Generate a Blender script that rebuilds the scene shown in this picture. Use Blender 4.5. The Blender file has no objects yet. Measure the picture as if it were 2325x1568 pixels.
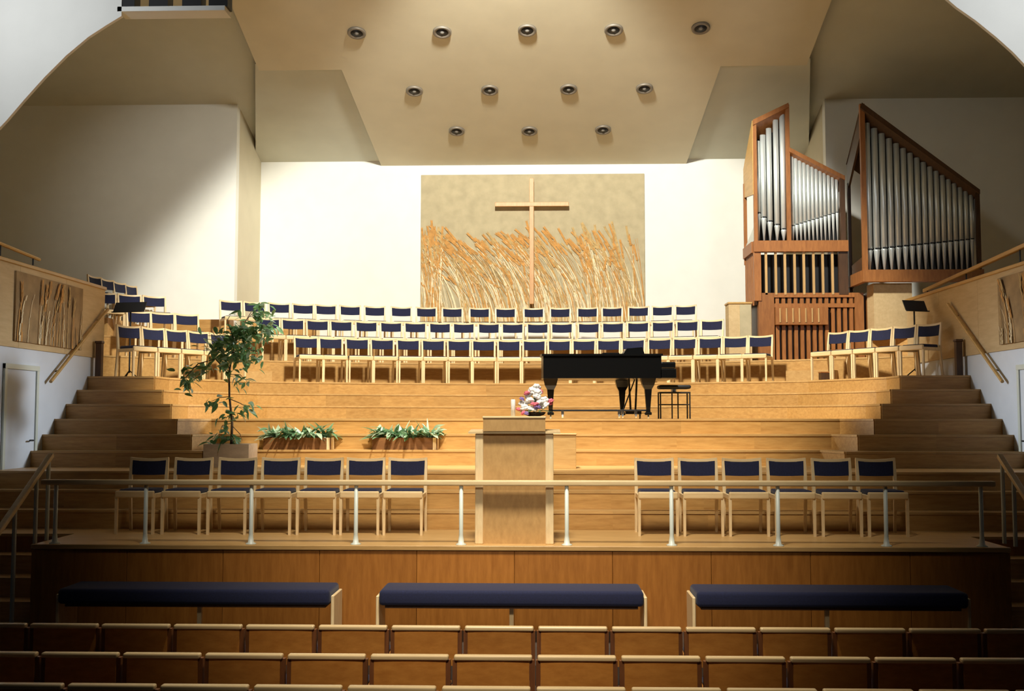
import bpy, bmesh, math, random
from mathutils import Vector, Matrix
R = math.radians
random.seed(7)
S = bpy.context.scene
C = S.collection

# ---------------------------------------------------------------- camera
FPX, W, H = 2450.0, 2325.0, 1568.0
CAM = Vector((0.30, 0.0, 1.295))
PITCH, YAW = R(3.76), R(1.7)
cd = bpy.data.cameras.new('camera'); cam = bpy.data.objects.new('camera', cd); C.objects.link(cam)
cam.location = CAM
cam.rotation_euler = (R(90) + PITCH, 0, YAW)
cd.sensor_width = 36.0; cd.lens = FPX / W * 36.0; cd.clip_end = 200
S.camera = cam
CM = cam.rotation_euler.to_matrix()

# ---------------------------------------------------------------- world, lights, exposure
S.view_settings.view_transform = 'Standard'; S.view_settings.look = 'None'
S.view_settings.exposure = 0.0; S.view_settings.gamma = 1.0; S.view_settings.use_curve_mapping = False
w = bpy.data.worlds.new('hall_ambient'); S.world = w; w.use_nodes = True
w.node_tree.nodes['Background'].inputs[0].default_value = (0.75, 0.85, 1.0, 1)
w.node_tree.nodes['Background'].inputs[1].default_value = 0.008

def lamp(name, kind, loc, target, energy, color, **kw):
    d = bpy.data.lights.new(name, kind); d.energy = energy; d.color = color
    for k, v in kw.items(): setattr(d, k, v)
    o = bpy.data.objects.new(name, d); C.objects.link(o); o.location = loc
    o.rotation_euler = (Vector(target) - Vector(loc)).to_track_quat('-Z', 'Y').to_euler()
    return o
lamp('choir_spotlight', 'SPOT', (-0.25, 11.7, 9.3), (-0.25, 19.0, 3.0), 7900, (1.0, 0.975, 0.87), spot_size=R(78), spot_blend=0.22, shadow_soft_size=0.30)
lamp('stage_spotlight', 'SPOT', (-0.1, 6.8, 9.0), (0.0, 12.1, 0.4), 5000, (1.0, 0.93, 0.80), spot_size=R(50), spot_blend=1.0, shadow_soft_size=0.8)
lamp('front_fill_spot', 'SPOT', (-0.2, 1.0, 4.8), (0.0, 9.0, 0.0), 1600, (1.0, 0.88, 0.70), spot_size=R(36), spot_blend=1.0, shadow_soft_size=0.5)  # added frontal fill for seat backs, stage wall and lectern, no real lamp
lamp('seat_top_fill', 'SPOT', (0.0, 7.6, 8.6), (0.0, 8.3, -0.5), 2600, (1.0, 0.90, 0.72), spot_size=R(46), spot_blend=1.0, shadow_soft_size=0.3)  # added fill from overhead to brighten the seat top rails
lamp('panel_fill_left', 'SPOT', (-0.3, 11.7, 9.2), (-6.2, 21.5, 5.7), 1300, (1.0, 0.985, 0.90), spot_size=R(31), spot_blend=1.0, shadow_soft_size=0.3)  # added soft fill to brighten the left wall panel
lamp('panel_fill_right', 'SPOT', (-0.2, 11.7, 9.2), (6.9, 21.5, 5.8), 300, (1.0, 0.985, 0.90), spot_size=R(36), spot_blend=1.0, shadow_soft_size=0.3)  # weaker added fill for the right wall panel
lamp('nave_window_left', 'AREA', (-5.2, 6.0, 5.2), (-5.9, 12.0, 6.2), 36, (0.95, 0.97, 1.0), shape='RECTANGLE', size=1.2, size_y=1.2, spread=R(60))
lamp('nave_window_right', 'AREA', (5.2, 6.0, 5.2), (5.9, 12.0, 6.2), 36, (0.95, 0.97, 1.0), shape='RECTANGLE', size=1.2, size_y=1.2, spread=R(60))
lamp('side_wall_fill_right', 'AREA', (10.9, 18.7, 6.0), (-6.5, 13.9, 1.4), 15, (0.85, 0.93, 1.0), shape='RECTANGLE', size=2.6, size_y=1.6, spread=R(14))  # added cool fill for the left side wall, no window there
lamp('side_wall_fill_left', 'AREA', (-10.9, 18.7, 6.0), (6.5, 13.9, 1.4), 15, (0.85, 0.93, 1.0), shape='RECTANGLE', size=2.6, size_y=1.6, spread=R(14))  # same added fill, mirrored, for the right side wall

def ray(u, v):
    return CM @ Vector(((u - W / 2) / FPX, -(v - H / 2) / FPX, -1.0))
def at(u, v, Y=None, X=None, Z=None):
    d = ray(u, v)
    t = (Y - CAM.y) / d.y if Y is not None else (X - CAM.x) / d.x if X is not None else (Z - CAM.z) / d.z
    return CAM + d * t
def proj(p):
    q = CM.transposed() @ (Vector(p) - CAM)
    return (W / 2 + FPX * q.x / -q.z, H / 2 - FPX * q.y / -q.z)

# ---------------------------------------------------------------- materials
def newmat(name):
    m = bpy.data.materials.new(name); m.use_nodes = True
    return m, m.node_tree, m.node_tree.nodes['Principled BSDF']
def plain(name, col, rough=0.6, metal=0.0, noise=0.0, scale=6.0, spec=None, bump=0.0, bscale=200, sheen=0):
    m, t, b = newmat(name)
    b.inputs['Base Color'].default_value = (*col, 1); b.inputs['Roughness'].default_value = rough; b.inputs['Metallic'].default_value = metal
    if spec is not None: b.inputs['Specular IOR Level'].default_value = spec
    if sheen: b.inputs['Sheen Weight'].default_value = sheen
    tc = t.nodes.new('ShaderNodeTexCoord')
    if noise:
        n = t.nodes.new('ShaderNodeTexNoise'); n.inputs['Scale'].default_value = scale; n.inputs['Detail'].default_value = 4
        r = t.nodes.new('ShaderNodeValToRGB')
        r.color_ramp.elements[0].position = 0.3; r.color_ramp.elements[1].position = 0.7
        r.color_ramp.elements[0].color = (*[c * (1 - noise) for c in col], 1)
        r.color_ramp.elements[1].color = (*[min(1, c * (1 + noise)) for c in col], 1)
        t.links.new(tc.outputs['Object'], n.inputs['Vector']); t.links.new(n.outputs['Fac'], r.inputs['Fac'])
        t.links.new(r.outputs['Color'], b.inputs['Base Color'])
    if bump:
        n2 = t.nodes.new('ShaderNodeTexNoise'); n2.inputs['Scale'].default_value = bscale
        bp = t.nodes.new('ShaderNodeBump'); bp.inputs['Strength'].default_value = bump; bp.inputs['Distance'].default_value = 0.01
        t.links.new(tc.outputs['Object'], n2.inputs['Vector']); t.links.new(n2.outputs['Fac'], bp.inputs['Height']); t.links.new(bp.outputs['Normal'], b.inputs['Normal'])
    return m
def wood(name, c1, c2, scale=(1.5, 9, 9), rough=0.4, vary=0.25, coat=0.0):
    m, t, b = newmat(name)
    tc = t.nodes.new('ShaderNodeTexCoord'); mp = t.nodes.new('ShaderNodeMapping'); mp.inputs['Scale'].default_value = scale
    oi = t.nodes.new('ShaderNodeObjectInfo')
    n = t.nodes.new('ShaderNodeTexNoise'); n.noise_dimensions = '4D'; n.inputs['Scale'].default_value = 3.0; n.inputs['Detail'].default_value = 6; n.inputs['Roughness'].default_value = 0.65
    r = t.nodes.new('ShaderNodeValToRGB')
    r.color_ramp.elements[0].position = 0.32; r.color_ramp.elements[0].color = (*c1, 1)
    r.color_ramp.elements[1].position = 0.68; r.color_ramp.elements[1].color = (*c2, 1)
    ml = t.nodes.new('ShaderNodeMath'); ml.operation = 'MULTIPLY'; ml.inputs[1].default_value = 17.0
    mr = t.nodes.new('ShaderNodeMapRange'); mr.inputs['To Min'].default_value = 1 - vary; mr.inputs['To Max'].default_value = 1 + vary
    hs = t.nodes.new('ShaderNodeHueSaturation')
    t.links.new(tc.outputs['Object'], mp.inputs['Vector']); t.links.new(mp.outputs['Vector'], n.inputs['Vector'])
    t.links.new(oi.outputs['Random'], ml.inputs[0]); t.links.new(ml.outputs[0], n.inputs['W'])
    t.links.new(n.outputs['Fac'], r.inputs['Fac']); t.links.new(r.outputs['Color'], hs.inputs['Color'])
    t.links.new(oi.outputs['Random'], mr.inputs['Value']); t.links.new(mr.outputs['Result'], hs.inputs['Value'])
    t.links.new(hs.outputs['Color'], b.inputs['Base Color'])
    b.inputs['Roughness'].default_value = rough
    if coat: b.inputs['Coat Weight'].default_value = coat; b.inputs['Coat Roughness'].default_value = 0.25
    return m
M = {}
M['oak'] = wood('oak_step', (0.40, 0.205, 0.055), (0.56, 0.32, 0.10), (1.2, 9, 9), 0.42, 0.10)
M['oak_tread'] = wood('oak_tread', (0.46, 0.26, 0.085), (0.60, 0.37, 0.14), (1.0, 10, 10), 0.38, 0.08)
M['panel_oak'] = wood('oak_stage_panel', (0.30, 0.105, 0.014), (0.43, 0.165, 0.027), (8, 8, 1.0), 0.42, 0.13)
M['seat_oak'] = wood('oak_seat_back', (0.46, 0.17, 0.026), (0.60, 0.25, 0.045), (3, 8, 8), 0.4, 0.08)
M['seat_dark'] = wood('oak_seat_dark', (0.16, 0.05, 0.012), (0.22, 0.075, 0.018), (8, 8, 2), 0.5, 0.1)
M['birch'] = wood('birch_frame', (0.72, 0.52, 0.27), (0.85, 0.66, 0.38), (10, 10, 2), 0.38, 0.06)
M['birch_rail'] = wood('birch_rail', (0.70, 0.50, 0.25), (0.82, 0.62, 0.34), (1, 10, 10), 0.35, 0.05)
M['lectern'] = wood('lectern_panel', (0.42, 0.24, 0.08), (0.55, 0.33, 0.12), (6, 6, 3), 0.55, 0.05)
M['organ'] = wood('organ_case', (0.24, 0.085, 0.02), (0.36, 0.14, 0.035), (8, 8, 1.5), 0.45, 0.12)
M['organ_light'] = wood('organ_bar', (0.45, 0.27, 0.10), (0.55, 0.34, 0.14), (8, 8, 1.5), 0.45, 0.08)
M['dark_wood'] = wood('dark_wood', (0.05, 0.022, 0.008), (0.08, 0.035, 0.012), (8, 8, 1.5), 0.45, 0.1)
M['rail_gold'] = wood('rail_oak', (0.45, 0.26, 0.07), (0.58, 0.35, 0.11), (8, 1, 8), 0.4, 0.05)
M['cross'] = wood('cross_oak', (0.55, 0.27, 0.09), (0.68, 0.37, 0.14), (8, 8, 2), 0.45, 0.04)
M['planter_box'] = wood('planter_boards', (0.17, 0.07, 0.02), (0.26, 0.11, 0.032), (1.5, 8, 8), 0.5, 0.08)
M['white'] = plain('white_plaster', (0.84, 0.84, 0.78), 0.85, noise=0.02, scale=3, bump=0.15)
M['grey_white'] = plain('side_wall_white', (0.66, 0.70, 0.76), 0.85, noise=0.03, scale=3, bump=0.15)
M['ceil'] = plain('ceiling_board', (0.66, 0.60, 0.44), 0.9, noise=0.03, scale=2, bump=0.15)
M['ceil2'] = plain('ceiling_side_board', (0.60, 0.60, 0.50), 0.9, noise=0.03, scale=2, bump=0.15)
M['clad'] = wood('wall_cladding', (0.50, 0.35, 0.17), (0.60, 0.44, 0.23), (6, 1.0, 6), 0.7, 0.05)
M['navy'] = plain('navy_wool', (0.008, 0.010, 0.040), 0.9, noise=0.25, scale=60, bump=0.3, bscale=300, sheen=0.08)
M['navy2'] = plain('navy_bench_wool', (0.006, 0.009, 0.042), 0.9, noise=0.2, scale=60, bump=0.3, bscale=300, sheen=0.10)
M['black'] = plain('piano_black', (0.004, 0.004, 0.004), 0.22)
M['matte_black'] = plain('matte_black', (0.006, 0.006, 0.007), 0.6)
M['chrome'] = plain('chrome', (0.8, 0.82, 0.82), 0.2, 1.0)
M['pipe'] = plain('organ_pipe_tin', (0.72, 0.76, 0.74), 0.42, 0.55, noise=0.05, scale=4)
M['post'] = plain('pale_post_paint', (0.62, 0.66, 0.58), 0.4)
M['gold'] = plain('brass', (0.75, 0.55, 0.2), 0.35, 1.0)
M['bronze'] = plain('lamp_ring', (0.22, 0.19, 0.15), 0.5, 0.3)
M['baffle'] = plain('lamp_baffle', (0.05, 0.045, 0.04), 0.5)
M['bulb'] = plain('lamp_glass', (0.22, 0.21, 0.19), 0.3)
M['leaf'] = plain('ficus_leaf', (0.15, 0.30, 0.13), 0.3, noise=0.4, scale=8)
M['leaf_b'] = plain('ficus_leaf_pale', (0.36, 0.50, 0.36), 0.28, noise=0.3, scale=8)
M['leaf_c'] = plain('planter_leaf', (0.16, 0.30, 0.15), 0.3, noise=0.4, scale=10)
M['leaf_d'] = plain('planter_leaf_pale', (0.50, 0.62, 0.42), 0.35, noise=0.25, scale=10)
M['bark'] = plain('bark', (0.12, 0.075, 0.04), 0.9, noise=0.3, scale=30)
M['soil'] = plain('soil', (0.02, 0.014, 0.01), 1.0, noise=0.4, scale=40, bump=0.6, bscale=60)
M['pot'] = wood('pot_boards', (0.46, 0.33, 0.21), (0.60, 0.45, 0.30), (2, 6, 6), 0.7, 0.06)
M['tap'] = plain('tapestry_linen', (0.47, 0.40, 0.25), 0.95, noise=0.10, scale=5, bump=0.5, bscale=120)
M['tap_side'] = plain('side_tapestry', (0.33, 0.215, 0.10), 0.95, noise=0.25, scale=4, bump=0.5, bscale=120)
M['wheat_a'] = plain('wheat_orange', (0.55, 0.28, 0.08), 0.95, noise=0.2, scale=12)
M['wheat_b'] = plain('wheat_cream', (0.80, 0.68, 0.44), 0.95, noise=0.15, scale=12)
M['wheat_c'] = plain('wheat_olive', (0.50, 0.34, 0.14), 0.95, noise=0.2, scale=12)
M['fl_white'] = plain('petal_white', (0.85, 0.84, 0.80), 0.6)
M['fl_pink'] = plain('petal_pink', (0.80, 0.18, 0.24), 0.6)
M['fl_violet'] = plain('petal_violet', (0.25, 0.16, 0.42), 0.6)
M['wax'] = plain('candle_wax', (0.88, 0.87, 0.85), 0.4)
M['ivory'] = plain('piano_keys', (0.8, 0.78, 0.7), 0.3)
M['audience'] = plain('audience_floor', (0.05, 0.035, 0.025), 0.8, noise=0.2, scale=5)

for k in ('leaf', 'leaf_b', 'leaf_c', 'leaf_d'):          # thin leaves let light through
    t = M[k].node_tree; b = t.nodes['Principled BSDF']; o = t.nodes['Material Output']
    tl = t.nodes.new('ShaderNodeBsdfTranslucent'); mx = t.nodes.new('ShaderNodeMixShader'); mx.inputs[0].default_value = 0.4
    src = b.inputs['Base Color'].links[0].from_socket
    t.links.new(src, tl.inputs['Color']); t.links.new(b.outputs[0], mx.inputs[1]); t.links.new(tl.outputs[0], mx.inputs[2]); t.links.new(mx.outputs[0], o.inputs['Surface'])

# ---------------------------------------------------------------- mesh helpers
class MB:
    def __init__(s): s.v = []; s.f = []
    def add(s, vs, fs):
        k = len(s.v); s.v += [tuple(p) for p in vs]; s.f += [tuple(i + k for i in f) for f in fs]; return s
    def hexa(s, b, t):
        return s.add(list(b) + list(t), [(3, 2, 1, 0), (4, 5, 6, 7), (0, 1, 5, 4), (1, 2, 6, 5), (2, 3, 7, 6), (3, 0, 4, 7)])
    def box(s, x0, x1, y0, y1, z0, z1):
        b = [(x0, y0, z0), (x1, y0, z0), (x1, y1, z0), (x0, y1, z0)]
        return s.hexa(b, [(p[0], p[1], z1) for p in b])
    def rbox(s, x0, x1, y0, y1, z0, z1, r=0.01, seg=2):
        bm = bmesh.new(); bmesh.ops.create_cube(bm, size=1)
        for v in bm.verts: v.co = ((x0 + x1) / 2 + v.co.x * (x1 - x0), (y0 + y1) / 2 + v.co.y * (y1 - y0), (z0 + z1) / 2 + v.co.z * (z1 - z0))
        bmesh.ops.bevel(bm, geom=list(bm.edges), offset=r, segments=seg, profile=0.5, affect='EDGES')
        bm.verts.index_update(); s.add([v.co[:] for v in bm.verts], [[v.index for v in f.verts] for f in bm.faces]); bm.free(); return s
    def prism(s, poly, z0, z1):      # plan polygon (ccw)
        n = len(poly)
        return s.add([(p[0], p[1], z0) for p in poly] + [(p[0], p[1], z1) for p in poly],
                     [tuple(range(n))[::-1], tuple(range(n, 2 * n))] + [(i, (i + 1) % n, n + (i + 1) % n, n + i) for i in range(n)])
    def prism_y(s, poly, y0, y1):    # polygon in x,z
        n = len(poly)
        return s.add([(p[0], y0, p[1]) for p in poly] + [(p[0], y1, p[1]) for p in poly],
                     [tuple(range(n)), tuple(range(n, 2 * n))[::-1]] + [(i, n + i, n + (i + 1) % n, (i + 1) % n) for i in range(n)])
    def prism_x(s, poly, x0, x1):    # polygon in y,z
        n = len(poly)
        return s.add([(x0, p[0], p[1]) for p in poly] + [(x1, p[0], p[1]) for p in poly],
                     [tuple(range(n))[::-1], tuple(range(n, 2 * n))] + [(i, (i + 1) % n, n + (i + 1) % n, n + i) for i in range(n)])
    def tube(s, pts, rad, n=8, square=False):
        pts = [Vector(p) for p in pts]; k = len(pts)
        if not isinstance(rad, (list, tuple)): rad = [rad] * k
        vs = []; fs = []; off = math.pi / 4 if square else 0
        prev = None
        for i, p in enumerate(pts):
            d = (pts[min(i + 1, k - 1)] - pts[max(i - 1, 0)]).normalized()
            ref = Vector((0, 1, 0)) if abs(d.y) < 0.9 else Vector((1, 0, 0))
            a = d.cross(ref).normalized(); b = d.cross(a)
            for j in range(n):
                t = 2 * math.pi * j / n + off
                vs.append(p + (a * math.cos(t) + b * math.sin(t)) * rad[i] * (1.414 if square else 1))
        for i in range(k - 1):
            for j in range(n):
                fs.append((i * n + j, i * n + (j + 1) % n, (i + 1) * n + (j + 1) % n, (i + 1) * n + j))
        fs.append(tuple(range(n))[::-1]); fs.append(tuple(range((k - 1) * n, k * n)))
        return s.add(vs, fs)
    def lathe(s, prof, n=16, c=(0, 0, 0)):
        vs = []; fs = []; k = len(prof)
        for r, z in prof:
            for j in range(n):
                t = 2 * math.pi * j / n; vs.append((c[0] + r * math.cos(t), c[1] + r * math.sin(t), c[2] + z))
        for i in range(k - 1):
            for j in range(n): fs.append((i * n + j, i * n + (j + 1) % n, (i + 1) * n + (j + 1) % n, (i + 1) * n + j))
        fs.append(tuple(range(n))[::-1]); fs.append(tuple(range((k - 1) * n, k * n)))
        return s.add(vs, fs)
    def ball(s, c, r, n=8, m=5, sq=(1, 1, 1)):
        vs = []; fs = []
        for i in range(m + 1):
            a = math.pi * i / m
            for j in range(n):
                t = 2 * math.pi * j / n
                vs.append((c[0] + r * sq[0] * math.sin(a) * math.cos(t), c[1] + r * sq[1] * math.sin(a) * math.sin(t), c[2] + r * sq[2] * math.cos(a)))
        for i in range(m):
            for j in range(n): fs.append((i * n + j, (i + 1) * n + j, (i + 1) * n + (j + 1) % n, i * n + (j + 1) % n))
        return s.add(vs, fs)
    def mesh(s, name, mat, smooth=False):
        me = bpy.data.meshes.new(name); me.from_pydata(s.v, [], s.f); me.update()
        bm = bmesh.new(); bm.from_mesh(me); bmesh.ops.recalc_face_normals(bm, faces=bm.faces); bm.to_mesh(me); bm.free()
        if smooth:
            for p in me.polygons: p.use_smooth = True
        me.materials.append(M[mat] if isinstance(mat, str) else mat)
        return me
    def build(s, name, mat, parent=None, smooth=False):
        return link(name, s.mesh(name, mat, smooth), parent)
def link(name, me, parent=None, loc=None, rot=None):
    o = bpy.data.objects.new(name, me); C.objects.link(o)
    if parent is not None: o.parent = parent
    if loc is not None: o.location = loc
    if rot is not None: o.rotation_euler = rot
    return o
def thing(name, label, cat, loc=(0, 0, 0), rz=0.0, group=None):
    o = bpy.data.objects.new(name, None); C.objects.link(o); o.location = loc; o.rotation_euler = (0, 0, rz); o.empty_display_size = 0.1
    return tag(o, label, cat, group)
def tag(o, label, cat, group=None):
    o['label'] = label; o['category'] = cat
    if group: o['group'] = group
    return o
def struct(o, label=None):
    o['kind'] = 'structure'
    if label: o['label'] = label
    return o
def sempty(name, label=None):
    o = bpy.data.objects.new(name, None); C.objects.link(o); return struct(o, label)
ORD = ['first', 'second', 'third', 'fourth', 'fifth', 'sixth', 'seventh', 'eighth', 'ninth', 'tenth', 'eleventh', 'twelfth', 'thirteenth', 'fourteenth', 'fifteenth', 'sixteenth', 'seventeenth', 'eighteenth', 'nineteenth', 'twentieth']

# ================================================================ SETTING
ST = 0.21                       # step rise
YC = 11.0                       # plan centre of the choir arcs (x = 0)
WX = 6.5                        # inner faces of the stair walls
XW = 11.6                       # stage house half width
BW = 23.4                       # back wall
PW = 21.5                       # side panels of the back wall
PX = 5.95

fl = struct(MB().box(-12, 12, -6, 10.9, -1.1, -1.0).build('floor', 'audience'), 'dark floor of the audience area')
fs = struct(MB().box(-4.9, 4.9, 9.4, 10.88, -1.0, -0.83).build('floor_kneeling_step', 'audience'), 'low step in front of the stage')

# stage platform
stg = sempty('floor_stage', 'oak stage platform behind the low rail')
MB().prism([(-4.9, 10.94), (4.9, 10.94), (4.9, 11.9), (WX, 11.9), (WX, 12.49), (-WX, 12.49), (-WX, 11.9), (-4.9, 11.9)], -1.0, -0.03).build('stage_base', 'panel_oak', stg)
fl_b = MB().prism([(-4.9, 10.9), (4.9, 10.9), (4.9, 11.9), (WX, 11.9), (WX, 12.49), (-WX, 12.49), (-WX, 11.9), (-4.9, 11.9)], -0.03, 0.0).build('stage_floor', 'oak_tread', stg)
x = -4.9
k = 0
while x < 4.89:
    x1 = min(4.9, x + 0.98)
    MB().rbox(x + 0.002, x1 - 0.002, 10.905, 10.94, -0.99, -0.05, 0.003, 1).build('front_panel', 'panel_oak', stg); x = x1
MB().rbox(-4.9, 4.9, 10.885, 10.93, -0.045, 0.004, 0.006, 1).build('stage_nosing', 'oak_tread', stg)
for sx in (-1, 1):
    for q in range(4):
        a, b = sorted((sx * 4.92, sx * WX))
        MB().box(a, b, 10.9 - 0.28 * q + 0.72, 11.9, -1.0, -0.2 * (q + 1)).build('stage_stair', 'oak_tread', stg)

# terrace
def arc(r, xe, n=20):
    a = math.asin(xe / r)
    return [(r * math.sin(a * i / n), YC + r * math.cos(a * i / n)) for i in range(n + 1)]
EDGE = {1: [(0, 12.49), (WX, 12.49)], 2: [(0, 12.79), (WX, 12.79)], 3: [(0, 13.09), (WX, 13.09)],
        4: [(0, 14.74), (4.03, 14.74), (4.20, 14.15), (WX, 14.15)],
        5: [(0, 15.04), (4.26, 15.04), (4.47, 14.50), (WX, 14.50)],
        6: [(0, 15.34), (4.46, 15.34), (4.79, 14.85), (WX, 14.85)],
        7: arc(7.68, 4.2) + [(5.0, 15.9), (5.0, 15.20), (WX, 15.20)],
        8: arc(8.08, 4.45) + [(5.25, 16.2), (5.25, 15.55), (WX, 15.55)],
        9: arc(8.48, 4.70) + [(5.50, 16.5), (5.50, 15.90), (WX, 15.90)],
        11: arc(9.68, 7.2) + [(XW, 17.47)],
        13: arc(10.88, 8.0) + [(XW, 18.37)]}
ter = sempty('floor_terrace', 'stepped oak choir terrace rising behind the stage')
def full(e): return [(-x, y) for x, y in e[:0:-1]] + e
def seglen(a, b): return math.hypot(b[0] - a[0], b[1] - a[1])
for lv, e in EDGE.items():
    pl = full(e); xe = pl[-1][0]
    zb = ST * (lv - (2 if lv > 9 else 1)); zt = ST * lv
    back = 24.0 if lv > 6 else 19.6
    if lv <= 3: back = 15.6
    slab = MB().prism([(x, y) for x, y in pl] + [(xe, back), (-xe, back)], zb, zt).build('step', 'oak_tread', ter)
    # riser panels following the edge, about a metre each, with a nosing strip above
    run = [pl[0]]; acc = 0.0
    def flush(run):
        if len(run) < 2: return
        m = MB(); nz = MB()
        for a, b in zip(run[:-1], run[1:]):
            dx, dy = b[0] - a[0], b[1] - a[1]; L = math.hypot(dx, dy)
            nx, ny = dy / L, -dx / L
            t = 0.016; t2 = 0.024
            m.hexa([(a[0] + nx * t, a[1] + ny * t, zb + 0.001), (b[0] + nx * t, b[1] + ny * t, zb + 0.001), (b[0], b[1], zb + 0.001), (a[0], a[1], zb + 0.001)],
                   [(a[0] + nx * t, a[1] + ny * t, zt - 0.028), (b[0] + nx * t, b[1] + ny * t, zt - 0.028), (b[0], b[1], zt - 0.028), (a[0], a[1], zt - 0.028)])
            nz.hexa([(a[0] + nx * t2, a[1] + ny * t2, zt - 0.026), (b[0] + nx * t2, b[1] + ny * t2, zt - 0.026), (b[0], b[1], zt - 0.026), (a[0], a[1], zt - 0.026)],
                    [(a[0] + nx * t2, a[1] + ny * t2, zt + 0.002), (b[0] + nx * t2, b[1] + ny * t2, zt + 0.002), (b[0], b[1], zt + 0.002), (a[0], a[1], zt + 0.002)])
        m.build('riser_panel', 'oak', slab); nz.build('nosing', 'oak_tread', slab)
    for a, b in zip(pl[:-1], pl[1:]):
        L = seglen(a, b); n = max(1, round(L / 1.05))
        for i in range(n):
            p = (a[0] + (b[0] - a[0]) * (i + 1) / n, a[1] + (b[1] - a[1]) * (i + 1) / n)
            acc += L / n; run.append(p)
            if acc > 0.9: flush(run); run = [p]; acc = 0
    flush(run)
def wedge(r0, r1, a0, a1, z0, z1):
    n = 6
    p = [(r0 * math.sin(a0 + (a1 - a0) * i / n), YC + r0 * math.cos(a0 + (a1 - a0) * i / n)) for i in range(n + 1)]
    p += [(r1 * math.sin(a1 + (a0 - a1) * i / n), YC + r1 * math.cos(a1 + (a0 - a1) * i / n)) for i in range(n + 1)]
    return MB().prism(p, z0, z1)
for a0, a1 in ((29.2, 34.2), (-34.2, -29.2)):
    wedge(9.36, 9.67, R(a0), R(a1), ST * 9, ST * 10).build('aisle_step', 'oak_tread', ter)
    wedge(10.56, 10.87, R(a0), R(a1), ST * 11, ST * 12).build('aisle_step', 'oak_tread', ter)
GZ = at(256, 639, Y=20.4).z - 0.80
MB().box(-XW, -7.60, 19.25, PW, ST * 13, GZ).build('gallery_step', 'oak_tread', ter)

# stair walls left and right
def stair_wall(side, y1, name):
    s = -1 if side == 'left' else 1
    wl = sempty(name, 'white side wall with wooden cladding above')
    a, b = sorted((s * WX, s * (WX + 0.16)))
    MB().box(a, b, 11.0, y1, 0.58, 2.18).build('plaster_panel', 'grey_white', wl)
    MB().box(a, b, 11.0, y1, -1.0, 0.58).build('dado_panel', 'dark_wood', wl)
    n = 4 if side == 'left' else 5
    for i in range(n):
        q0 = 11.0 + (y1 - 11.0) * i / n; q1 = 11.0 + (y1 - 11.0) * (i + 1) / n
        aa, bb = sorted((s * (WX - 0.02), s * (WX + 0.16)))
        MB().box(aa, bb, q0 + 0.002, q1 - 0.002, 2.18, 3.24).build('cladding_panel', 'clad', wl)
    aa, bb = sorted((s * (WX - 0.04), s * (WX + 0.2)))
    MB().rbox(aa, bb, 11.0, y1 + 0.02, 3.24, 3.29, 0.008, 1).build('wall_cap', 'rail_gold', wl)
    return wl
wl = stair_wall('left', 16.4, 'wall_left')
wr = stair_wall('right', 18.5, 'wall_right')
for s, nm in ((-1, 'door_1'), (1, 'door_2')):
    d = sempty(nm, 'plain pale door in the white side wall')
    xi = s * (WX - 0.002)
    def bx(y0, y1, z0, z1, t, name, mat):
        a, b = sorted((xi, xi - s * t)); return MB().box(a, b, y0, y1, z0, z1).build(name, mat, d)
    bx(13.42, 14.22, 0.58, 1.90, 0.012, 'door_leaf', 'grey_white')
    bx(13.36, 13.42, 0.58, 1.96, 0.03, 'frame_post', 'post'); bx(14.22, 14.28, 0.58, 1.96, 0.03, 'frame_post', 'post'); bx(13.36, 14.28, 1.901, 1.965, 0.036, 'frame_head', 'post')
    MB().tube([(xi - s * 0.012, 14.1, 0.98), (xi - s * 0.06, 14.1, 0.98), (xi - s * 0.06, 14.0, 0.98)], 0.011, 6).build('door_handle', 'matte_black', d)

# back wall, side panels, returns
wb = sempty('wall_back', 'white plaster back wall of the choir')
MB().box(-PX, PX, BW, BW + 0.2, 2.2, 9.0).build('wall_panel', 'white', wb)
for s in (-1, 1):
    a, b = sorted((s * PX, s * XW)); MB().box(a, b, PW, PW + 0.2, 2.2, 9.6).build('wall_panel', 'white', wb)
    a, b = sorted((s * PX, s * (PX + 0.2))); MB().box(a, b, PW + 0.2, BW, 2.2, 9.3).build('wall_return', 'ceil', wb)
    a, b = sorted((s * XW, s * (XW + 0.2))); MB().box(a, b, 12.3, PW, -1, 10.5).build('wall_flank', 'white', wb)
    a, b = sorted((s * 4.6, s * PX)); MB().box(a, b, BW - 0.5, BW - 0.001, ST * 13, 3.30).build('plinth', 'oak', wb)
MB().box(-7.6, -PX, PW - 0.3, PW - 0.001, ST * 13, 3.22).build('plinth', 'oak', wb)

# ceiling: sloping boards
CZ0, CS = at(1200, 374, Y=BW).z, 0.30
def cz(y): return CZ0 + CS * (BW - y)
cl = sempty('ceiling', 'sloping tan ceiling boards over the choir')
def cboard(xy, off, mat, name, th=0.06):
    b = [(x, y, cz(y) + off) for x, y in xy]
    MB().hexa(b, [(p[0], p[1], p[2] + th) for p in b]).build(name, mat, cl)
cboard([(-3.28, BW), (3.42, BW), (3.62, 19.95), (-3.52, 19.95)], 0.0, 'ceil', 'ceiling_board')
cboard([(-5.10, 19.95), (5.22, 19.95), (5.22, 15.6), (-5.10, 15.6)], 0.0, 'ceil', 'ceiling_board')
cboard([(-6.1, BW + 0.1), (-3.0, BW + 0.1), (-3.2, 19.9), (-5.16, 19.9)], 0.10, 'ceil2', 'ceiling_side_board')
cboard([(3.2, BW + 0.1), (6.1, BW + 0.1), (5.28, 19.9), (3.3, 19.9)], 0.10, 'ceil2', 'ceiling_side_board')
cboard([(-XW - .1, PW + 0.2), (-5.0, PW + 0.2), (-5.0, 12.3), (-XW - .1, 12.3)], 0.28, 'ceil2', 'ceiling_wing_board')
for s_ in (-1, 1): cboard([(s_ * 6.2, BW + 0.1), (s_ * 5.0, BW + 0.1), (s_ * 5.0, PW - 0.1), (s_ * 6.2, PW - 0.1)], 0.30, 'ceil2', 'ceiling_wing_board')
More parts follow.
